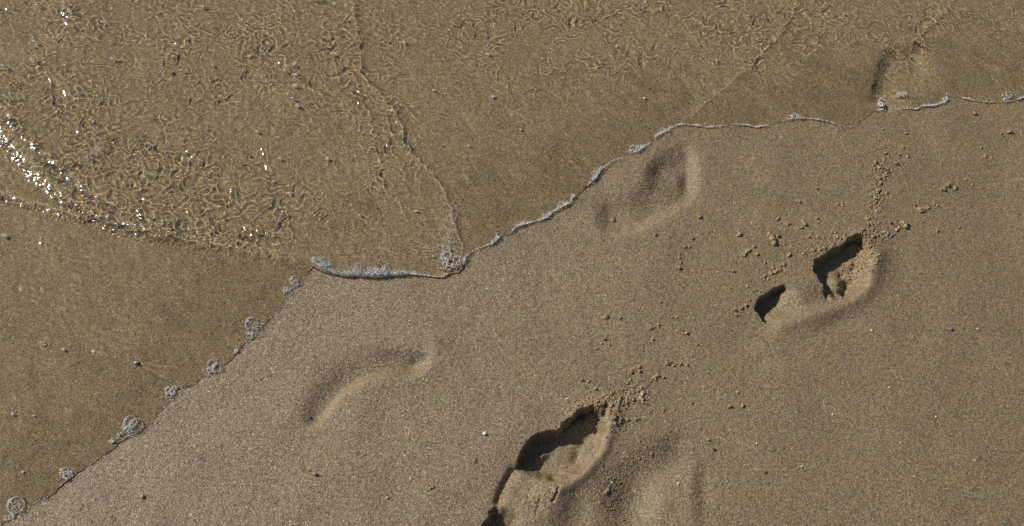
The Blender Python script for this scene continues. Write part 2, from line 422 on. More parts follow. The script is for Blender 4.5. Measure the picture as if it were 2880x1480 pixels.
def sand_material(name, dry=0.0, tilt=.95, gain=.745):
    m, N, L = new_mat(name)
    geo = N.new('ShaderNodeNewGeometry')
    pos_ = N.new('ShaderNodeVectorMath'); pos_.operation = 'SCALE'; pos_.inputs['Scale'].default_value = 1/K; L.new(geo.outputs['Position'], pos_.inputs[0])
    a_un = N.new('ShaderNodeAttribute'); a_un.attribute_name = 'under'
    a_co = N.new('ShaderNodeAttribute'); a_co.attribute_name = 'coarse'
    a_fi = N.new('ShaderNodeAttribute'); a_fi.attribute_name = 'fine'
    vo = N.new('ShaderNodeTexVoronoi'); vo.feature = 'F1'; vo.inputs['Scale'].default_value = 880
    L.new(pos_.outputs[0], vo.inputs['Vector'])
    sep = N.new('ShaderNodeSeparateColor'); L.new(vo.outputs['Color'], sep.inputs[0])
    g = gain
    cr = ramp(N, [(0, (.030*g, .024*g, .019*g)), (.07, (.29*g, .198*g, .090*g)), (.30, (.41*g, .302*g, .153*g)), (.50, (.235*g, .160*g, .074*g)),
                  (.62, (.34*g, .178*g, .062*g)), (.74, (.38*g, .325*g, .213*g)), (.88, (.24*g, .20*g, .125*g)), (.94, (.70*g, .64*g, .48*g))])
    L.new(sep.outputs[0], cr.inputs[0])
    # fine packed sand: grains average out, and sunlit rims are painted paler
    mixf = N.new('ShaderNodeMix'); mixf.data_type = 'RGBA'
    mixf.inputs['B'].default_value = (.40*g, .300*g, .170*g, 1)
    f1 = mth(N, L, 'MULTIPLY', a_fi.outputs['Fac'], .55)
    L.new(f1, mixf.inputs['Factor']); L.new(cr.outputs[0], mixf.inputs['A'])
    # patchy tone over centimetres and decimetres
    n1 = N.new('ShaderNodeTexNoise'); n1.inputs['Scale'].default_value = 9; n1.inputs['Detail'].default_value = 5; L.new(pos_.outputs[0], n1.inputs['Vector'])
    v1 = mth(N, L, 'MULTIPLY_ADD', n1.outputs['Fac'], .34, .83)
    n2 = N.new('ShaderNodeTexNoise'); n2.inputs['Scale'].default_value = 170; n2.inputs['Detail'].default_value = 3; L.new(pos_.outputs[0], n2.inputs['Vector'])
    v2 = mth(N, L, 'MULTIPLY_ADD', n2.outputs['Fac'], .5, .75)
    v3 = mth(N, L, 'MULTIPLY', v1, v2)
    cg = mth(N, L, 'MULTIPLY_ADD', a_co.outputs['Fac'], -.22, 1.0)
    v4 = mth(N, L, 'MULTIPLY', v3, cg)
    sc = N.new('ShaderNodeVectorMath'); sc.operation = 'SCALE'; L.new(mixf.outputs['Result'], sc.inputs[0]); L.new(v4, sc.inputs['Scale'])
    # sand colour is raised under water to make up for light lost there
    under_lift = N.new('ShaderNodeMix'); under_lift.data_type = 'RGBA'; under_lift.blend_type = 'MULTIPLY'
    L.new(a_un.outputs['Fac'], under_lift.inputs['Factor']); L.new(sc.outputs[0], under_lift.inputs['A']); under_lift.inputs['B'].default_value = (1.93, 1.90, 1.95, 1)
    # every grain has its own facet
    off = N.new('ShaderNodeVectorMath'); off.operation = 'SUBTRACT'; L.new(vo.outputs['Color'], off.inputs[0]); off.inputs[1].default_value = (.5, .5, .5)
    t1 = mth(N, L, 'MULTIPLY_ADD', a_un.outputs['Fac'], -.45*tilt, tilt)
    t2 = mth(N, L, 'MULTIPLY_ADD', a_fi.outputs['Fac'], -.45, 1.0)
    t2b = mth(N, L, 'MULTIPLY_ADD', a_co.outputs['Fac'], .35, t2)
    t3 = mth(N, L, 'MULTIPLY', t1, t2b)
    so_ = N.new('ShaderNodeVectorMath'); so_.operation = 'SCALE'; L.new(off.outputs[0], so_.inputs[0]); L.new(t3, so_.inputs['Scale'])
    ad = N.new('ShaderNodeVectorMath'); ad.operation = 'ADD'; L.new(geo.outputs['Normal'], ad.inputs[0]); L.new(so_.outputs[0], ad.inputs[1])
    nr = N.new('ShaderNodeVectorMath'); nr.operation = 'NORMALIZE'; L.new(ad.outputs[0], nr.inputs[0])
    bp = N.new('ShaderNodeBump'); bp.inputs['Strength'].default_value = .8; bp.inputs['Distance'].default_value = .0006*K
    hh = mth(N, L, 'MULTIPLY', vo.outputs['Distance'], -1.0)
    L.new(hh, bp.inputs['Height']); L.new(nr.outputs[0], bp.inputs['Normal'])
    pb = N.new('ShaderNodeBsdfPrincipled')
    L.new(under_lift.outputs['Result'], pb.inputs['Base Color']); L.new(bp.outputs[0], pb.inputs['Normal'])
    ro = mth(N, L, 'MULTIPLY_ADD', sep.outputs[1], .25, .30)
    ro2 = mth(N, L, 'MULTIPLY_ADD', a_un.outputs['Fac'], .35, ro)
    ro3 = mth(N, L, 'MULTIPLY_ADD', a_fi.outputs['Fac'], .2, ro2, clamp=True)
    L.new(ro3, pb.inputs['Roughness'])
    sp = mth(N, L, 'MULTIPLY_ADD', a_un.outputs['Fac'], -.35, .48-.25*dry)
    L.new(sp, pb.inputs['Specular IOR Level'])
    # polished quartz faces: a clear coat on some grains, each face tilted its own way
    cw = N.new('ShaderNodeMath'); cw.operation = 'GREATER_THAN'; L.new(sep.outputs[2], cw.inputs[0]); cw.inputs[1].default_value = .45
    cdry = mth(N, L, 'MULTIPLY_ADD', a_un.outputs['Fac'], -1.0, 1.0-.5*dry, clamp=True); cdry = mth(N, L, 'MULTIPLY', cdry, .42)
    L.new(mth(N, L, 'MULTIPLY', cw.outputs[0], cdry), pb.inputs['Coat Weight'])
    pb.inputs['Coat Roughness'].default_value = .34; pb.inputs['Coat IOR'].default_value = 1.55
    wn_ = N.new('ShaderNodeTexWhiteNoise'); wn_.noise_dimensions = '3D'; L.new(vo.outputs['Color'], wn_.inputs['Vector'])
    o2 = N.new('ShaderNodeVectorMath'); o2.operation = 'SUBTRACT'; L.new(wn_.outputs['Color'], o2.inputs[0]); o2.inputs[1].default_value = (.5, .5, .5)
    s2 = N.new('ShaderNodeVectorMath'); s2.operation = 'SCALE'; L.new(o2.outputs[0], s2.inputs[0]); s2.inputs['Scale'].default_value = 1.15
    d2 = N.new('ShaderNodeVectorMath'); d2.operation = 'ADD'; L.new(geo.outputs['Normal'], d2.inputs[0]); L.new(s2.outputs[0], d2.inputs[1])
    q2 = N.new('ShaderNodeVectorMath'); q2.operation = 'NORMALIZE'; L.new(d2.outputs[0], q2.inputs[0]); L.new(q2.outputs[0], pb.inputs['Coat Normal'])
    out = N.new('ShaderNodeOutputMaterial'); L.new(pb.outputs[0], out.inputs[0])
    return m
M_SAND = sand_material('wet_sand')
M_CRUMB = sand_material('sand_crumb', dry=.8, tilt=.7, gain=1.02)

def water_material():
    m, N, L = new_mat('sea_water')
    gl = N.new('ShaderNodeBsdfGlass'); gl.inputs['IOR'].default_value = 1.333; gl.inputs['Roughness'].default_value = 0.13
    gl.inputs['Color'].default_value = (.98, .99, .98, 1)
    out = N.new('ShaderNodeOutputMaterial'); L.new(gl.outputs[0], out.inputs[0])
    return m
M_WATER = water_material()

def bubble_material(name, base, rim, white):
    m, N, L = new_mat(name)
    lw = N.new('ShaderNodeLayerWeight'); lw.inputs['Blend'].default_value = .5
    p = mth(N, L, 'POWER', lw.outputs['Facing'], 3.0)
    f = mth(N, L, 'MULTIPLY_ADD', p, rim, base, clamp=True)
    tr = N.new('ShaderNodeBsdfTransparent'); tr.inputs[0].default_value = (.985, .985, .985, 1)
    gs = N.new('ShaderNodeBsdfGlossy'); gs.inputs['Roughness'].default_value = .07; gs.inputs['Color'].default_value = (.95, .95, .95, 1)
    df = N.new('ShaderNodeBsdfDiffuse'); df.inputs['Color'].default_value = (.97, .97, .96, 1)
    tl = N.new('ShaderNodeBsdfTranslucent'); tl.inputs['Color'].default_value = (.97, .97, .96, 1)
    m1 = N.new('ShaderNodeMixShader'); m1.inputs[0].default_value = .5; L.new(df.outputs[0], m1.inputs[1]); L.new(tl.outputs[0], m1.inputs[2])
    m2 = N.new('ShaderNodeMixShader'); m2.inputs[0].default_value = white; L.new(gs.outputs[0], m2.inputs[1]); L.new(m1.outputs[0], m2.inputs[2])
    mx = N.new('ShaderNodeMixShader'); L.new(f, mx.inputs[0]); L.new(tr.outputs[0], mx.inputs[1]); L.new(m2.outputs[0], mx.inputs[2])
    out = N.new('ShaderNodeOutputMaterial'); L.new(mx.outputs[0], out.inputs[0])
    return m
M_BUB = bubble_material('bubble_film', .04, .85, .5)
M_FOAM = bubble_material('white_foam', .68, .3, .97)
def plain(name, col, rough=.4, noise_=.3, spec=.5):
    m, N, L = new_mat(name)
    geo = N.new('ShaderNodeTexCoord')
    n1 = N.new('ShaderNodeTexNoise'); n1.inputs['Scale'].default_value = 400; n1.inputs['Detail'].default_value = 4; L.new(geo.outputs['Object'], n1.inputs['Vector'])
    cr = ramp(N, [(.3, tuple(c*(1-noise_) for c in col)), (.7, tuple(min(c*(1+noise_), .95) for c in col))], 'LINEAR'); L.new(n1.outputs['Fac'], cr.inputs[0])
    pb = N.new('ShaderNodeBsdfPrincipled'); L.new(cr.outputs[0], pb.inputs['Base Color']); pb.inputs['Roughness'].default_value = rough
    pb.inputs['Specular IOR Level'].default_value = spec
    bp = N.new('ShaderNodeBump'); bp.inputs['Strength'].default_value = .4; bp.inputs['Distance'].default_value = .0001*K
    L.new(n1.outputs['Fac'], bp.inputs['Height']); L.new(bp.outputs[0], pb.inputs['Normal'])
    out = N.new('ShaderNodeOutputMaterial'); L.new(pb.outputs[0], out.inputs[0])
    return m

# ------------------------------------------------------------------ the ground: footprints are cut out of the same relief
def tag(o, label=None, cat=None, group=None, kind=None):
    if label: o['label'] = label
    if cat: o['category'] = cat
    if group: o['group'] = group
    if kind: o['kind'] = kind
    return o
def full(a, fill=0.0):
    z = np.full(X2.shape, fill, np.float32); z[CYS, CX] = a; return z
ATT = {'under': sstep(Dsh/.006+.35).astype(np.float32), 'coarse': full(coarse), 'fine': full(fine)}
Um = full(U, -9999)[:-1, :-1]; Vm = full(V, -9999)[:-1, :-1]
PRINTS = [
 ([(1640,396),(1690,372),(1745,374),(1768,400),(1770,470),(1758,505),(1690,552),(1610,592),(1550,606),(1500,590),(1492,545),(1515,508),(1580,488),(1622,455),(1625,420)],
  'smooth half washed out footprint with soft edges, just below the foam edge of the water'),
 ([(2030,660),(2050,632),(2110,608),(2158,574),(2184,586),(2216,640),(2204,700),(2196,740),(2150,772),(2070,796),(2010,818),(1960,834),(1920,822),(1888,790),(1888,752),(1920,728),(1975,704)],
  'deep footprint with black shaded heel and ball, apart on the open right-hand sand'),
 ([(1150,1420),(1190,1330),(1218,1280),(1262,1200),(1305,1110),(1345,1078),(1400,1062),(1450,1012),(1500,1006),(1545,1020),(1552,1062),(1540,1110),(1512,1160),(1450,1226),(1420,1262),(1400,1330),(1380,1420)],
  'deep footprint with long black wall and cracked mound, cut off by the bottom border'),
 ([(765,1040),(820,972),(880,905),(940,868),(1010,858),(1080,852),(1102,880),(1090,930),(1010,962),(920,970),(860,1020),(810,1095),(770,1100),(752,1070)],
  'faint narrow curved footprint, almost erased, on the sand below the thick white foam tip'),
 ([(1545,1160),(1600,1120),(1680,1088),(1740,1100),(1772,1150),(1785,1230),(1785,1330),(1770,1420),(1480,1420),(1490,1320),(1512,1230)],
  'shallow worn footprint lined with coarse grey grains, right of the cracked deep footprint'),
 ([(2182,110),(2230,92),(2300,100),(2370,150),(2400,210),(2385,252),(2362,262),(2300,268),(2230,274),(2200,272),(2172,250),(2168,180)],
  'drowned footprint under thin water at the upper right water edge'),
]
owner = np.zeros((NY-1, NX-1), np.int8)
for k, (poly, lab) in enumerate(PRINTS, 1):
    pl = smooth_pts(poly+[poly[0]], 2)
    owner[inside(Um, Vm, pl) & (owner == 0)] = k
sand = grid_mesh('sand_ground', Zs, owner == 0, M_SAND, ATT); tag(sand, kind='structure', label='damp coarse beach sand, tan with sparkling grains')
receivers = [sand]
for k, (poly, lab) in enumerate(PRINTS, 1):
    o = grid_mesh('footprint', Zs, owner == k, M_SAND, ATT)
    tag(o, lab, 'footprint', 'footprints pressed into the sand'); receivers.append(o)
keep = (Dsh > -.0022)
cells = keep[:-1, :-1] | keep[1:, :-1] | keep[:-1, 1:] | keep[1:, 1:]
water = grid_mesh('sea_water', Zw, cells, M_WATER); tag(water, kind='structure', label='clear shallow sea water spreading over the sand')
water.cycles.is_caustics_caster = True
for r_ in receivers: r_.cycles.is_caustics_receiver = True

# lookups of surface heights for whatever stands on them
def sample(Z, x, y):
    i = int(np.clip(np.searchsorted(xs, x)-1, 0, NX-2)); j = int(np.clip(np.searchsorted(ys, y)-1, 0, NY-2))
    fx = (x-xs[i])/(xs[i+1]-xs[i]); fy = (y-ys[j])/(ys[j+1]-ys[j])
    return float((Z[j, i]*(1-fx)+Z[j, i+1]*fx)*(1-fy)+(Z[j+1, i]*(1-fx)+Z[j+1, i+1]*fx)*fy)
def zs(x, y): return sample(Zs, x, y)
def zw(x, y): return max(sample(Zw, x, y), sample(Zs, x, y))

# ------------------------------------------------------------------ sand crumbs
def ico(sub=2):
    bm = bmesh.new(); bmesh.ops.create_icosphere(bm, subdivisions=sub, radius=1)
    v = np.array([p.co[:] for p in bm.verts]); f = [[q.index for q in p.verts] for p in bm.faces]; bm.free()
    return v, np.array(f)
ICO1, ICO2, ICO3 = ico(1), ico(2), ico(3)
def mesh_from(name, parts, mat, smooth=True, mats=None):
    vs, fs, n = [], [], 0
    for v, f in parts:
        vs.append(v); fs.append(f+n); n += len(v)
    v = np.concatenate(vs).astype(np.float32); f = np.concatenate(fs).astype(np.int32)
    me = bpy.data.meshes.new(name)
    me.vertices.add(len(v)); me.vertices.foreach_set('co', v.ravel())
    k = f.shape[1]
    me.loops.add(f.size); me.loops.foreach_set('vertex_index', f.ravel())
    me.polygons.add(len(f)); me.polygons.foreach_set('loop_start', np.arange(0, f.size, k, dtype=np.int32))
    me.polygons.foreach_set('use_smooth', np.full(len(f), smooth))
    me.materials.append(mat)
    if mats:
        me.materials.append(mats[0]); mi = np.concatenate([np.full(len(p[1]), q, np.int32) for p, q in zip(parts, mats[1])])
        me.polygons.foreach_set('material_index', mi)
    me.update(calc_edges=True)
    return me
def lump(c, r, seed, amp=.38, base=ICO2, fr=1.6):
    v, f = base; v = v.copy()
    for i in range(len(v)):
        n = Vector(v[i]); q = n*fr+Vector((seed*7.3, seed*3.1, 0))
        v[i] *= 1+amp*mnoise.noise(q)*2+.12*mnoise.noise(q*3.3)*2
    return v*np.array(r)+np.array(c), f
def crumb_mesh(kind, seed):
    """unit size: about 1 across"""
    r = random.Random(seed); parts = []
    n = (1, 3, 6, 10)[kind]
    px, py = 0.0, 0.0; ang = r.uniform(0, 6.28)
    spread = (.0, .34, .42, .5)[kind]
    for i in range(n):
        a = r.uniform(0, 6.28) if kind < 3 else ang+r.gauss(0, .5)*(1 if i % 2 else -1)+(3.14 if i % 2 else 0)
        rad = spread*math.sqrt(r.random()) if i else 0
        s = r.uniform(.20, .36) if n > 1 else .5
        if n > 5: s *= .75
        parts.append(lump((math.cos(a)*rad, math.sin(a)*rad*(.6 if kind == 3 else 1), s*.42+r.uniform(0, .12)*(i % 3 == 0)), (s, s*r.uniform(.7, 1.1), s*r.uniform(.6, .95)), seed*13+i))
    return mesh_from('sand_crumb', parts, M_CRUMB)
CR = {k: [crumb_mesh(k, k*20+s) for s in range(5)] for k in range(4)}

L2 = """1942 602 24 3,1957 595 14 1,1981 563 15 2,2021 560 17 3,2018 573 10 1,2032 596 13 2,2058 597 8 1,2098 583 14 2,2104 595 13 2,1959 549 10 1,2056 548 9 1,1877 636 19 3,1897 622 8 0,
1988 641 10 1,2005 632 8 1,2022 639 9 1,2044 629 11 1,2061 625 15 2,2073 629 12 1,2093 624 13 2,1974 666 14 2,1952 683 17 3,1940 688 12 1,1964 680 9 1,1920 697 8 1,1932 702 9 1,
1896 731 12 2,1881 721 8 1,1884 756 12 2,1867 775 12 2,1852 791 15 2,1877 768 8 0,1847 780 7 0,1957 552 7 0,2009 507 13 2,2119 515 12 2,2107 515 8 1,1977 537 7 1,2019 553 9 1,2054 475 6 0,1905 640 7 0,1925 660 6 0"""
L2b = """2183 548 15 2,2185 563 9 1,2195 565 9 1,2193 579 13 2,2207 593 9 1,2232 590 18 3,2243 594 13 2,2222 597 14 2,2215 607 11 1,2256 580 9 1,2262 574 8 1,2275 567 21 2,2198 597 13 2,
2183 597 12 1,2178 634 10 1,2149 651 10 1,2168 612 9 1,2202 658 8 1,2170 580 10 1,2178 610 11 2,2190 620 10 1,2160 640 8 1,2180 650 8 1,2192 640 7 0,2165 655 7 1"""
L2c = """2272 372 13 2,2227 387 8 0,2202 409 10 1,2222 405 14 2,2254 413 9 0,2217 427 18 3,2232 429 16 2,2243 430 9 1,2227 441 12 2,2212 450 7 0,2209 480 14 2,2227 487 9 1,2202 500 16 2,2203 510 10 1,
2187 522 8 1,2204 530 9 1,2182 550 13 2,2282 395 8 1,2279 337 8 0,2239 562 7 0,2215 462 6 0,2198 513 8 1,2252 385 6 0,2262 390 5 0"""
L2d = """2479 395 15 2,2494 397 8 1,2539 332 10 0,2519 336 9 1,2452 287 8 0,2394 467 21 3,2372 478 17 2,2404 472 11 1,2447 465 10 1,2352 512 14 2,2329 527 19 3,2314 527 13 1,2302 517 7 0,2357 582 8 0,2414 572 6 0,2367 415 5 0,2431 452 5 0,2468 372 6 0"""
L1 = """1760 547 9 0,1860 590 10 0,1743 600 9 1,1648 590 9 1,1723 622 9 1,1710 650 13 2,1708 640 8 1,1543 547 10 0,1883 637 11 2,1708 675 11 0,1845 684 7 0,1735 621 7 1,1712 662 7 0"""
L3a = """1525 797 12 1,1560 801 7 0,1640 824 17 2,1655 821 11 1,1636 830 9 1,1728 839 7 0,1518 854 9 1,1513 865 8 1,1503 877 8 1,1533 867 5 0,1643 854 9 1,1753 867 6 0,1690 800 5 0,1661 762 6 0,1702 800 5 0"""
L3b = """1600 932 17 3,1588 936 9 1,1608 924 11 1,1583 957 15 2,1576 962 9 1,1648 949 18 2,1655 946 10 1,1683 912 13 2,1676 915 9 1,1708 914 11 1,1698 919 8 1,1728 919 7 0,1480 962 10 1,1463 957 7 0,1498 979 9 1,
1613 974 9 1,1615 997 17 3,1628 1002 14 2,1618 1012 8 1,1593 1007 9 1,1538 992 15 2,1528 1002 13 2,1510 1002 13 2,1558 1007 9 1,1568 1012 9 1,1553 1019 14 2,1550 1034 14 2,1560 1059 19 2,1578 1057 11 1,
1600 1054 13 2,1543 1069 12 2,1576 1015 7 0,1586 1003 7 0,1605 985 6 0,1670 950 6 0"""
L3c = """1488 1015 12 2,1473 1015 13 2,1458 1021 13 2,1448 1033 12 2,1440 1045 12 1,1463 1047 9 1,1485 1040 11 2,1470 1056 9 1,1497 1032 10 1,1505 1018 11 2,1430 1056 9 1,1420 1064 9 1,1492 1052 8 1,1503 1042 9 1,
1478 1030 8 0,1516 1012 11 2,1540 1022 10 1,1536 1040 9 1,1530 1055 8 1,1545 1055 8 1,1408 1074 8 1,1451 1052 7 0"""
L3d = """1855 984 10 1,1868 1022 9 0,1835 1022 9 0,1740 1014 8 1,1695 1029 7 1,1668 1034 8 1,1520 1239 11 1,1530 1232 10 1,1783 1107 8 0,1086 1228 15 2,1194 1162 11 1,794 1194 8 0,1590 1160 7 1,1610 1152 7 1,1640 1140 6 0,1720 1075 5 0"""
FIELDS = [
 (L2, 'pale sand crumb scattered up-slope of the deep print with the black heel', 'pale crumbs left of and above the deep print'),
 (L2b, 'pale sand crumb heaped on the toe side of the deep print with the black heel', 'crumbs heaped at the toes of the right-hand print'),
 (L2c, 'pale sand crumb in the loose upright trail between the right-hand print and the water', 'crumb trail running up towards the water'),
 (L2d, 'pale sand crumb lying alone or in pairs near the right border of the picture', 'single crumbs on the far right sand'),
 (L1, 'small sand crumb on the bare sand beside the smooth washed out print', 'crumbs round the washed out footprint'),
 (L3a, 'small sand crumb on the bare sand between the two deep prints', 'sparse crumbs between the deep prints'),
 (L3b, 'pale sand crumb thrown ahead of the toes of the cracked bottom print', 'crumbs thrown ahead of the bottom print'),
 (L3c, 'pale sand crumb on the broken toe rim of the cracked bottom print', 'crumbs on the rim of the bottom print'),
 (L3d, 'small stray sand crumb on the open lower sand away from any heap', 'stray crumbs on the lower sand'),
]
SPECIAL = {
 (1942,602): 'largest ragged sand crumb up-slope of the black-heeled print, dark hollow under it',
 (1877,636): 'ragged sand crumb, outermost on the left of the black-heeled print, halfway up its side',
 (2275,567): 'round dark-shadowed sand crumb at the end of the line leading right from the print toes',
 (2394,467): 'largest flat sand crumb between the upright trail and the right border',
 (2329,527): 'long sand crumb with a dark shadow, lower right of the upright crumb trail',
 (1640,824): 'lone ragged sand crumb with a black shadow midway between the two deep prints',
 (1560,1059): 'round sand crumb with a black shadow beside the toe rim of the cracked print',
 (1648,949): 'chunky sand crumb, right-hand one of the three ahead of the cracked print',
 (1600,932): 'ragged sand crumb, uppermost of the chain ahead of the cracked print',
 (1086,1228): 'lone angular sand crumb on the smooth sand left of the cracked print',
 (2479,395): 'lone sand crumb with small tail, high on the right-hand sand',
 (2217,427): 'ragged sand crumb cluster with a dark hole, near the top of the upright trail',
}
rc = random.Random(5)
for text, lab, grp in FIELDS:
    for it in text.replace('\n', '').split(','):
        u, v, s, k = [int(q) for q in it.split()]
        x, y = P(u, v); sz = s*pxm(u, v)*1.28
        o = bpy.data.objects.new('sand_crumb', rc.choice(CR[k]))
        scene.collection.objects.link(o)
        o.location = (x, y, zs(x, y)-sz*rc.uniform(.05, .18))
        o.rotation_euler = (rc.uniform(-.2, .2), rc.uniform(-.2, .2), rc.uniform(0, 6.28))
        o.scale = (sz*rc.uniform(.85, 1.15), sz*rc.uniform(.8, 1.1), sz*rc.uniform(.8, 1.15))
        if (u, v) in SPECIAL: tag(o, SPECIAL[(u, v)], 'sand crumb')
        else: tag(o, lab, 'sand crumb', grp)

# loose grit: uncountable grains and crumbs round the prints and over the beach
def grit():
    parts = []
    base = ICO1
    zones = [(2060,625,75,26,-25,90,2.2,5.5),(1945,680,50,28,-30,50,2.2,5.5),(1885,760,24,36,0,26,2.2,5),(2165,640,32,55,15,150,3,7),(2205,595,60,22,-25,100,3,6),(2212,470,22,85,8,90,3,6),
             (1490,1030,66,24,-25,200,3,7),(1545,1040,26,46,0,120,3,7),(1600,990,50,34,-20,100,3,6),(1310,1250,60,70,-40,50,2.2,4),(1270,1225,14,60,25,60,2.4,5),(1390,1234,40,10,-30,34,2.4,5),
             (2110,720,60,56,0,90,2.4,5),(1540,1250,56,90,22,240,2.5,5.5),(1690,1120,80,46,-20,120,2.5,5),(1970,610,110,60,0,50,2.2,5),(1690,460,60,70,-30,40,2.5,4.5),(1600,1160,60,14,-14,60,2.5,5)]
    for (u, v, ru, rv, a, n, s0, s1) in zones:
        a = math.radians(a)
        for _ in range(n):
            p, q = rc.gauss(0, .7)*ru, rc.gauss(0, .7)*rv
            uu = u+p*math.cos(a)-q*math.sin(a); vv = v+p*math.sin(a)+q*math.cos(a)
            x, y = P(uu, vv); s = rc.uniform(s0, s1)*(rc.random()**.7*.6+.4)*pxm(uu, vv)*.5
            parts.append(lump((x, y, zs(x, y)+s*.35), (s*rc.uniform(.8, 1.3), s*rc.uniform(.8, 1.3), s*rc.uniform(.7, 1.1)), rc.random()*50, .3, base))
    for _ in range(1500):
        uu, vv = rc.uniform(-20, 2600), rc.uniform(240, 1340)
        x, y = P(uu, vv)
        if sample(Dsh, x, y) > -.01: continue
        s = rc.uniform(1.6, 3.2)*(1.6 if rc.random() < .05 else 1)*pxm(uu, vv)*.5
        parts.append(lump((x, y, zs(x, y)+s*.3), (s*rc.uniform(.8, 1.4), s, s*.8), rc.random()*50, .3, base))
    o = bpy.data.objects.new('sand_grit', mesh_from('sand_grit', parts, M_CRUMB)); scene.collection.objects.link(o)
    tag(o, 'fine loose grit of broken sand strewn round the footprints', 'grit', kind='stuff')
grit()

# ------------------------------------------------------------------ pebbles, shell bits
M_WHITE = plain('shell_white', (.72, .70, .64), .35, .12); M_DARK = plain('dark_stone', (.035, .037, .04), .35, .3)
M_RED = plain('red_stone', (.26, .07, .035), .3, .3); M_ORANGE = plain('orange_stone', (.55, .22, .10), .35, .2)
M_TAN = plain('tan_stone', (.44, .35, .24), .3, .15); M_GREY = plain('grey_stone', (.17, .165, .15), .4, .25); M_QUARTZ = plain('pale_quartz', (.46, .41, .33), .15, .12)
def pebble(name, u, v, size, mat, lab, cat, ar=(1, .8, .65), rot=0, sink=.15, onw=False, grp=None, amp=.16):
    x, y = P(u, v); s = size*pxm(u, v)*.5
    me = mesh_from(name, [lump((0, 0, 0), (s*ar[0], s*ar[1], s*ar[2]), u*.37, amp, ICO3 if size > 9 else ICO2, 1.1)], mat)
    o = bpy.data.objects.new(name, me); scene.collection.objects.link(o)
    o.location = (x, y, zs(x, y)+s*ar[2]*(1-sink*2)); o.rotation_euler = (0, 0, rot)
    tag(o, lab, cat, grp); return o
pebble('pebble', 345, 915, 12, M_QUARTZ, 'pale translucent pebble standing in the thin water with a wake beside it', 'pebble', (1, .9, .9), .3, .05)
pebble('pebble', 359, 1250, 10, M_TAN, 'round tan pebble on the bare glittering sand below the chain of bubble clusters', 'pebble', (1, 1, .8), 0, .1, amp=.06)
pebble('pebble', 779, 1048, 6, M_DARK, 'tiny black pebble in the lower end of the faint curved footprint', 'pebble')
pebble('pebble', 1797, 1132, 8, M_DARK, 'small blue-black pebble right of the shallow grey-lined footprint', 'pebble')
pebble('pebble', 1925, 1189, 8, M_RED, 'tiny dark red pebble on the lower sand right of the blue-black one', 'pebble')
pebble('pebble', 1425, 1161, 6, M_ORANGE, 'tiny orange pebble on the floor of the cracked bottom print', 'pebble')
pebble('pebble', 1492, 1141, 5, M_DARK, 'tiny black speck of stone inside the cracked print beside its right wall', 'pebble')
pebble('pebble', 2392, 829, 10, M_GREY, 'small grey pebble on the open sand right of and below the black-heeled print', 'pebble')
pebble('shell_fragment', 1219, 1092, 10, M_WHITE, 'small round white shell bit on the sand left of the cracked bottom print', 'shell', (1, .9, .7))
pebble('shell_fragment', 1427, 1004, 11, M_WHITE, 'thin white shell sliver above the toe rim of the cracked print', 'shell', (1, .3, .22), .5)
pebble('shell_fragment', 1615, 994, 9, M_WHITE, 'white shell sliver stuck in a sand crumb ahead of the cracked print', 'shell', (1, .4, .8), 2.0)
pebble('shell_fragment', 1707, 1216, 8, M_WHITE, 'white shell chip in the middle of the shallow grey-lined footprint', 'shell', (1, .6, .5), .8)
pebble('shell_fragment', 1903, 1117, 6, M_WHITE, 'tiny white shell chip right of the blue-black pebble', 'shell', (1, .6, .5), 1.2)
pebble('shell_fragment', 2192, 832, 8, M_WHITE, 'small white shell chip on the sand right below the black-heeled footprint', 'shell', (1, .5, .4), -.6)
pebble('shell_fragment', 974, 1252, 7, M_WHITE, 'tiny white shell chip at the bottom, left of the lone angular crumb', 'shell', (1, .8, .6))
for i, (u, v, s) in enumerate([(2459,828,6),(2017,1174,7),(2237,976,6),(2094,1043,6),(2451,1159,6),(2354,1049,6),(1829,1212,5),(1540,1212,6),(1600,1230,6),(1690,1334,6),(1820,1142,5),(2265,1115,5),(2300,1200,5)]):
    pebble('shell_fragment', u, v, s, M_WHITE, 'tiny pale shell speck on the open sand in the lower right', 'shell', (1, .6, .5), u, grp='pale shell specks on the lower right sand')

# ------------------------------------------------------------------ foam and bubbles
def dome(c, r, seg=20, rings=7, sq=1.0, ext=1.5, hz=1.0):
    """a bubble: a bit more than a hemisphere"""
    vs, fs = [], []
    for j in range(rings+1):
        a = ext*math.pi/2*j/rings
        for i in range(seg):
            b = 2*math.pi*i/seg
            vs.append((c[0]+r*math.sin(a)*math.cos(b), c[1]+r*math.sin(a)*math.sin(b)*sq, c[2]+hz*r*math.cos(a)))
    for j in range(rings):
        for i in range(seg):
            fs.append((j*seg+i, (j+1)*seg+i, (j+1)*seg+(i+1) % seg, j*seg+(i+1) % seg))
    return np.array(vs), np.array(fs)
def torus(c, R, r, seg=28, k=6):
    vs, fs = [], []; R0, r0 = R, r; ph = (c[0]*977+c[1]*613) % 1*6.28
    for i in range(seg):
        b = 2*math.pi*i/seg
        R = R0*(1+.05*math.sin(2*b+ph)+.02*math.sin(3*b+2*ph)); r = r0*(.55+.45*math.sin(b*1.0+ph)+.25*math.sin(3*b+ph*3))
        r = max(r, r0*.22)
        for j in range(k):
            a = 2*math.pi*j/k
            vs.append((c[0]+(R+r*math.cos(a))*math.cos(b), c[1]+(R+r*math.cos(a))*math.sin(b), c[2]+r*math.sin(a)))
    for i in range(seg):
        for j in range(k):
            fs.append((i*k+j, ((i+1) % seg)*k+j, ((i+1) % seg)*k+(j+1) % k, i*k+(j+1) % k))
    return np.array(vs), np.array(fs)

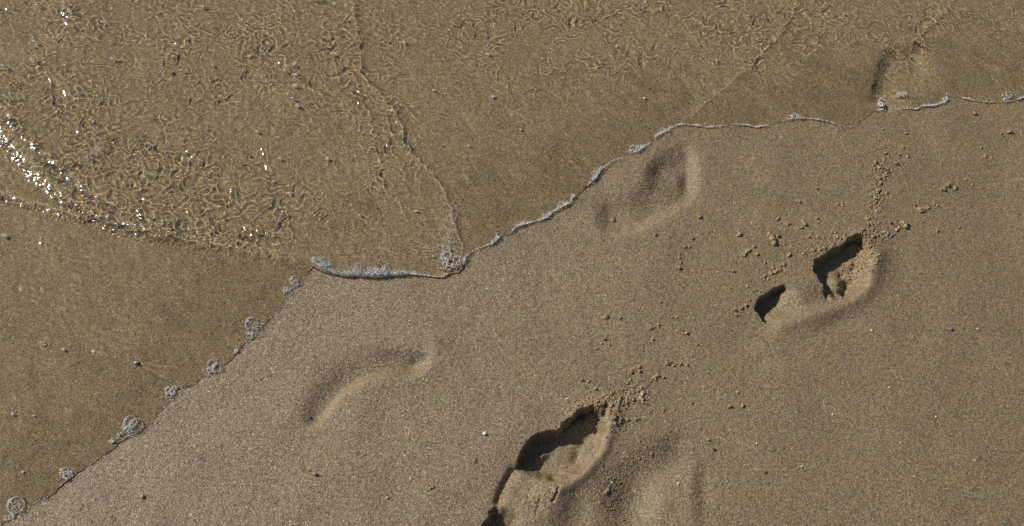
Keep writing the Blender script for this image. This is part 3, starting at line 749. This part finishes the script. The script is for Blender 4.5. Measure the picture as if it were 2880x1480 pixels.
def bubble_cluster(u, v, bubs, specks, spread, lab, ang=-40, group=None, seed=0, name='bubble_cluster', cat='bubble cluster'):
    """bubs: (du, dv, radius) in survey units"""
    r = random.Random(seed+int(u)); x0, y0 = P(u, v); m = pxm(u, v)
    root = bpy.data.objects.new(name, None); scene.collection.objects.link(root)
    z0 = zw(x0, y0); root.location = (x0, y0, z0); root.empty_display_size = .01
    tag(root, lab, cat, group)
    for du, dv, rad in bubs:
        px, py = P(u+du, v+dv); R = rad*m
        zz = zw(px, py)-z0+R*.1
        o = bpy.data.objects.new('bubble', mesh_from('bubble', [dome((px-x0, py-y0, zz), R, 32, 10, 1, 1.15)], M_BUB)); scene.collection.objects.link(o); o.parent = root
        o2 = bpy.data.objects.new('foam_ring', mesh_from('foam_ring', [torus((px-x0, py-y0, zz), R*.98, max(R*.05, .0005))], M_FOAM)); scene.collection.objects.link(o2); o2.parent = o
    parts = []; a = math.radians(ang)
    for i in range(int(specks*1.1)):
        if bubs and r.random() < .6:
            du, dv, rad = r.choice(bubs); t = r.uniform(0, 6.28)
            uu, vv = u+du+math.cos(t)*rad*1.08, v+dv+math.sin(t)*rad*.95
        else:
            p, q = r.gauss(0, .55)*spread, r.gauss(0, .22)*spread
            uu = u+p*math.cos(a)-q*math.sin(a); vv = v+p*math.sin(a)+q*math.cos(a)
        px, py = P(uu, vv)
        if sample(Dsh, px, py) < -.002: continue
        R = r.uniform(.0004, .0011) if r.random() < .9 else r.uniform(.0012, .0022)
        parts.append(dome((px-x0, py-y0, max(zw(px, py), zs(px, py)+.0022)-z0+r.random()*.0016), R, 8, 4, 1, 1.3))
    if parts:
        o = bpy.data.objects.new('small_bubbles', mesh_from('small_bubbles', parts, M_FOAM)); scene.collection.objects.link(o); o.parent = root
        o['label'] = 'froth of tiny white bubbles'; o['kind'] = 'stuff'
    return root
CL = 'bubble clusters on the lower left water edge'
bubble_cluster(40, 1280, [(3,-8,21),(-20,24,6),(-8,20,5)], 70, 30, 'large oval bubble ringed with white froth in the bottom left corner of the picture', group=CL)
bubble_cluster(172, 1190, [(-6,-4,9),(-3,10,6),(6,2,5),(-14,2,5)], 60, 22, 'small frothy bubble cluster, second up from the bottom corner bubble', group=CL)
bubble_cluster(286, 1112, [(-4,0,4)], 22, 18, 'tiny patch of froth on the water edge just below the big three-bubble cluster', group=CL)
bubble_cluster(330, 1072, [(0,-9,16),(14,0,17),(-10,10,7),(-2,12,6),(-16,4,6)], 75, 26, 'big domed bubble cluster with two overlapping bubbles, third up the lower left water edge', group=CL)
bubble_cluster(432, 990, [(2,-4,8),(-6,6,7),(6,6,6),(-8,-8,6),(0,14,5),(8,-12,5)], 60, 20, 'honeycomb-like bubble cluster of even small cells, fourth up the lower left water edge', group=CL)
bubble_cluster(536, 925, [(-2,-8,11),(10,2,11),(-8,8,6),(2,10,5)], 55, 24, 'loose bubble cluster with bright glints, right of the pebble in the water', group=CL)
bubble_cluster(596, 884, [(0,0,3)], 20, 14, 'tiny patch of froth between the loose cluster and the tall one', group=CL)
bubble_cluster(634, 832, [(0,-16,16),(14,4,14),(-6,16,7),(4,12,5),(-10,24,6)], 80, 34, 'tall bubble cluster with an oval bubble on top, sixth up the lower left water edge', -60, group=CL)
bubble_cluster(724, 731, [(-4,0,6),(4,2,5)], 26, 12, 'small twin bubble cluster just below the single round bubble', group=CL)
bubble_cluster(741, 709, [(0,-2,11),(2,6,6)], 24, 12, 'single round clear bubble nearest to the thick white foam', group=CL)
bubble_cluster(1128, 652, [(-6,-4,12),(20,4,8),(0,24,6),(-8,16,5),(14,20,5),(26,14,5)], 130, 34, 'thick foam knot with one large clear bubble at the tip of the water tongue', -50)
bubble_cluster(1592, 377, [(0,0,9),(10,4,5)], 40, 16, 'round bubble bulging from the foam line above the smooth washed out footprint')
bubble_cluster(1995, 296, [(-10,2,6),(4,0,6),(16,2,4)], 36, 22, 'low bubble cluster on the upper right shoreline, left of the drowned footprint', 0)
bubble_cluster(2216, 262, [(0,0,5)], 70, 18, 'upright white foam tuft at the left side of the drowned footprint', 80)
bubble_cluster(2268, 238, [(0,0,5),(8,4,5),(-8,2,4)], 30, 16, 'faint bubble group floating over the drowned footprint', 0)
bubble_cluster(2536, 243, [(0,-2,8),(-8,10,4)], 36, 18, 'clear bubble in thin froth at the right border of the picture', 0)
bubble_cluster(2376, 252, [(0,0,4)], 60, 18, 'bright foam tuft on the right end of the drowned footprint shoreline', -60)

def foam_strip(segs, lab, seed, cat='foam'):
    """segs: (points, width in survey units inland->sea, count, rmax)"""
    r = random.Random(seed); parts = []; mi = []
    for pts, w, n, rmax, *fl in segs:
        n = int(n*1.7); fl = fl[0] if fl else .18
        L = [0]
        for a, b in zip(pts[:-1], pts[1:]): L.append(L[-1]+math.dist(a, b))
        clump = [(r.uniform(0, L[-1]), r.uniform(8, 22)) for _ in range(max(1, int(L[-1]/45)))]
        for _ in range(n):
            s = r.uniform(0, L[-1])
            dens = fl+(1-fl)*max(math.exp(-((s-c)/q)**2) for c, q in clump)
            if r.random() > dens: continue
            i = max(k for k in range(len(L)-1) if L[k] <= s); t = (s-L[i])/(L[i+1]-L[i]+1e-9)
            a, b = pts[i], pts[i+1]; dx, dy = b[0]-a[0], b[1]-a[1]; q = math.hypot(dx, dy)+1e-9
            off = abs(r.gauss(0, .5))*w*dens+.8
            uu = a[0]+dx*t+dy/q*off; vv = a[1]+dy*t-dx/q*off
            px, py = P(uu, vv)
            R = (.0004+(rmax-.0004)*r.random()**5)
            hump = math.exp(-(off/(w*.75))**2)*dens
            zb = max(zw(px, py), zs(px, py)+.0032)+hump*.0016*r.random()**.6
            parts.append(dome((px, py, zb+R*.2), R, 8 if R < .0012 else 18, 4 if R < .0012 else 8, 1, 1.2, .55 if R < .0012 else .9)); mi.append(1 if R > .0014 else 0)
    o = bpy.data.objects.new('sea_foam', mesh_from('sea_foam', parts, M_FOAM, True, (M_BUB, mi))); scene.collection.objects.link(o)
    tag(o, lab, cat, kind='stuff')
def sub(a, b): return [p for p in SHORE if a <= p[0] <= b]
foam_strip([([(784,660),(800,672),(822,684),(844,692),(869,697),(905,697),(944,701),(994,696),(1030,694)], 25, 1500, .0046, .40),
            ([(1030,694),(1074,697),(1109,701),(1129,692)], 13, 420, .0018)], 'thick white foam along the tip of the water tongue', 1)
foam_strip([(sub(1170,1260), 12, 420, .0022), (sub(1288,1450), 12, 900, .0022)], 'narrow bubbly foam rim on the water edge, lower part of the diagonal', 2)
foam_strip([(sub(1460,1570), 12, 520, .0024), (sub(1580,1700), 12, 520, .0024)], 'narrow bubbly foam rim on the water edge above the washed out footprint', 3)
foam_strip([(sub(1698,1960), 4.5, 520, .0018), (sub(1960,2160), 4, 260, .0018)], 'thin broken foam line along the upper right shoreline', 4)
foam_strip([(sub(2205,2400), 5, 420, .0016), (sub(2400,2580), 4, 320, .0016)], 'thin foam line below the drowned footprint up to the right border', 5)
foam_strip([(sub(20,786), 2.0, 420, .0011)], 'sparse bead-like bubbles along the lower left water edge', 6)
# milky streak of tiny bubbles trailing up the tongue
def streak():
    r = random.Random(9); parts = []
    for _ in range(700):
        t = r.random(); u = 1122+t*22+r.gauss(0, 10+8*(1-t)); v = 640-t*130+r.gauss(0, 6)
        if r.random() < t*.75: continue
        x, y = P(u, v); R = r.uniform(.0003, .0008)
        parts.append(dome((x, y, zw(x, y)+R*.1), R, 8, 3, 1, 1.2))
    for _ in range(260):
        u = r.uniform(850, 1100); v = 640+r.gauss(0, 24); x, y = P(u, v); R = r.uniform(.0003, .0010)
        if sample(Dsh, x, y) < .004: continue
        parts.append(dome((x, y, zw(x, y)+R*.1), R, 8, 3, 1, 1.2))
    o = bpy.data.objects.new('sea_foam', mesh_from('sea_foam', parts, M_FOAM)); scene.collection.objects.link(o)
    tag(o, 'milky streak of tiny bubbles trailing back from the foam tip', 'foam', kind='stuff')
streak()

# foam flecks adrift on the water
FL = """97 23 7,166 18 6,180 37 8,118 58 9,262 65 9,91 114 7,82 121 6,141 106 4,282 112 6,285 156 6,530 70 5,487 103 5,427 146 6,460 185 8,537 171 6,15 177 7,90 162 6,20 254 8,232 311 6,
15 597 11,612 60 6,741 170 8,719 185 9,746 197 10,726 244 5,737 254 8,649 337 8,706 404 8,1016 115 10,1228 143 7,1091 232 5,999 71 5,729 490 9,161 882 7,690 460 6,560 250 4,380 300 4,
1046 535 8,905 545 5,1180 370 5,1310 330 5,1550 120 5,1620 250 5,2350 60 5,2120 40 5,35 1044 6,87 1048 5"""
def fleck(u, v, s, lab, grp=None, seed=0, elong=1.0, ang=0.0):
    r = random.Random(int(u*7+v)); parts = []; m = pxm(u, v); x0, y0 = P(u, v); n = int(4+s*1.6)
    for i in range(n):
        a = r.uniform(0, 6.28); q = math.sqrt(r.random())*s*.5*m
        ex, ey = math.cos(a)*q*elong, math.sin(a)*q*.75
        dx = ex*math.cos(ang)-ey*math.sin(ang); dy = ex*math.sin(ang)+ey*math.cos(ang)
        R = r.uniform(.0005, .0011)*(1.3 if i == 0 else 1)
        parts.append(dome((dx, dy, zw(x0+dx, y0+dy)-zw(x0, y0)+R*.1), R, 10, 4, 1, 1.2))
    o = bpy.data.objects.new('foam_fleck', mesh_from('foam_fleck', parts, M_FOAM)); scene.collection.objects.link(o)
    o.location = (x0, y0, zw(x0, y0)); tag(o, lab, 'foam fleck', grp)
for it in FL.replace('\n', '').split(','):
    u, v, s = [int(q) for q in it.split()]
    fleck(u, v, s, 'tiny white foam fleck adrift on the clear rippled water', 'foam flecks adrift on the water')
fleck(511, 25, 13, 'whitest compact foam fleck near the upper border, left half of the water')
fleck(794, 6, 22, 'long thin foam patch at the very top of the picture', None, 0, 1.6)
fleck(839, 145, 12, 'grey-white foam fleck just left of the upper water crease')
fleck(744, 221, 14, 'largest foam fleck in the short vertical row left of the central crease')
fleck(750, 272, 13, 'bubbly foam fleck at the lower end of the short vertical row')
fleck(824, 405, 11, 'foam fleck left of the central creases, alone on smooth water')
fleck(1241, 248, 11, 'foam fleck alone on the smooth water right of the central crease')
fleck(250, 385, 22, 'thin slanting foam streak just above the glittering wave front', None, 0, 1.9, .9)
fleck(59, 1189, 7, 'bright glinting fleck on the thin water above the bottom corner bubble')
bubble_cluster(108, 867, [(0,0,5)], 3, 4, 'single clear bubble with ring ripples on the thin water at the left', name='floating_bubble', cat='bubble')
print('verts', sum(len(o.data.vertices) for o in scene.objects if o.type == 'MESH'))

# metres to Blender units
for o in scene.objects:
    if o.parent is None and o.type in ('MESH', 'EMPTY'):
        o.location = o.location*K; o.scale = o.scale*K
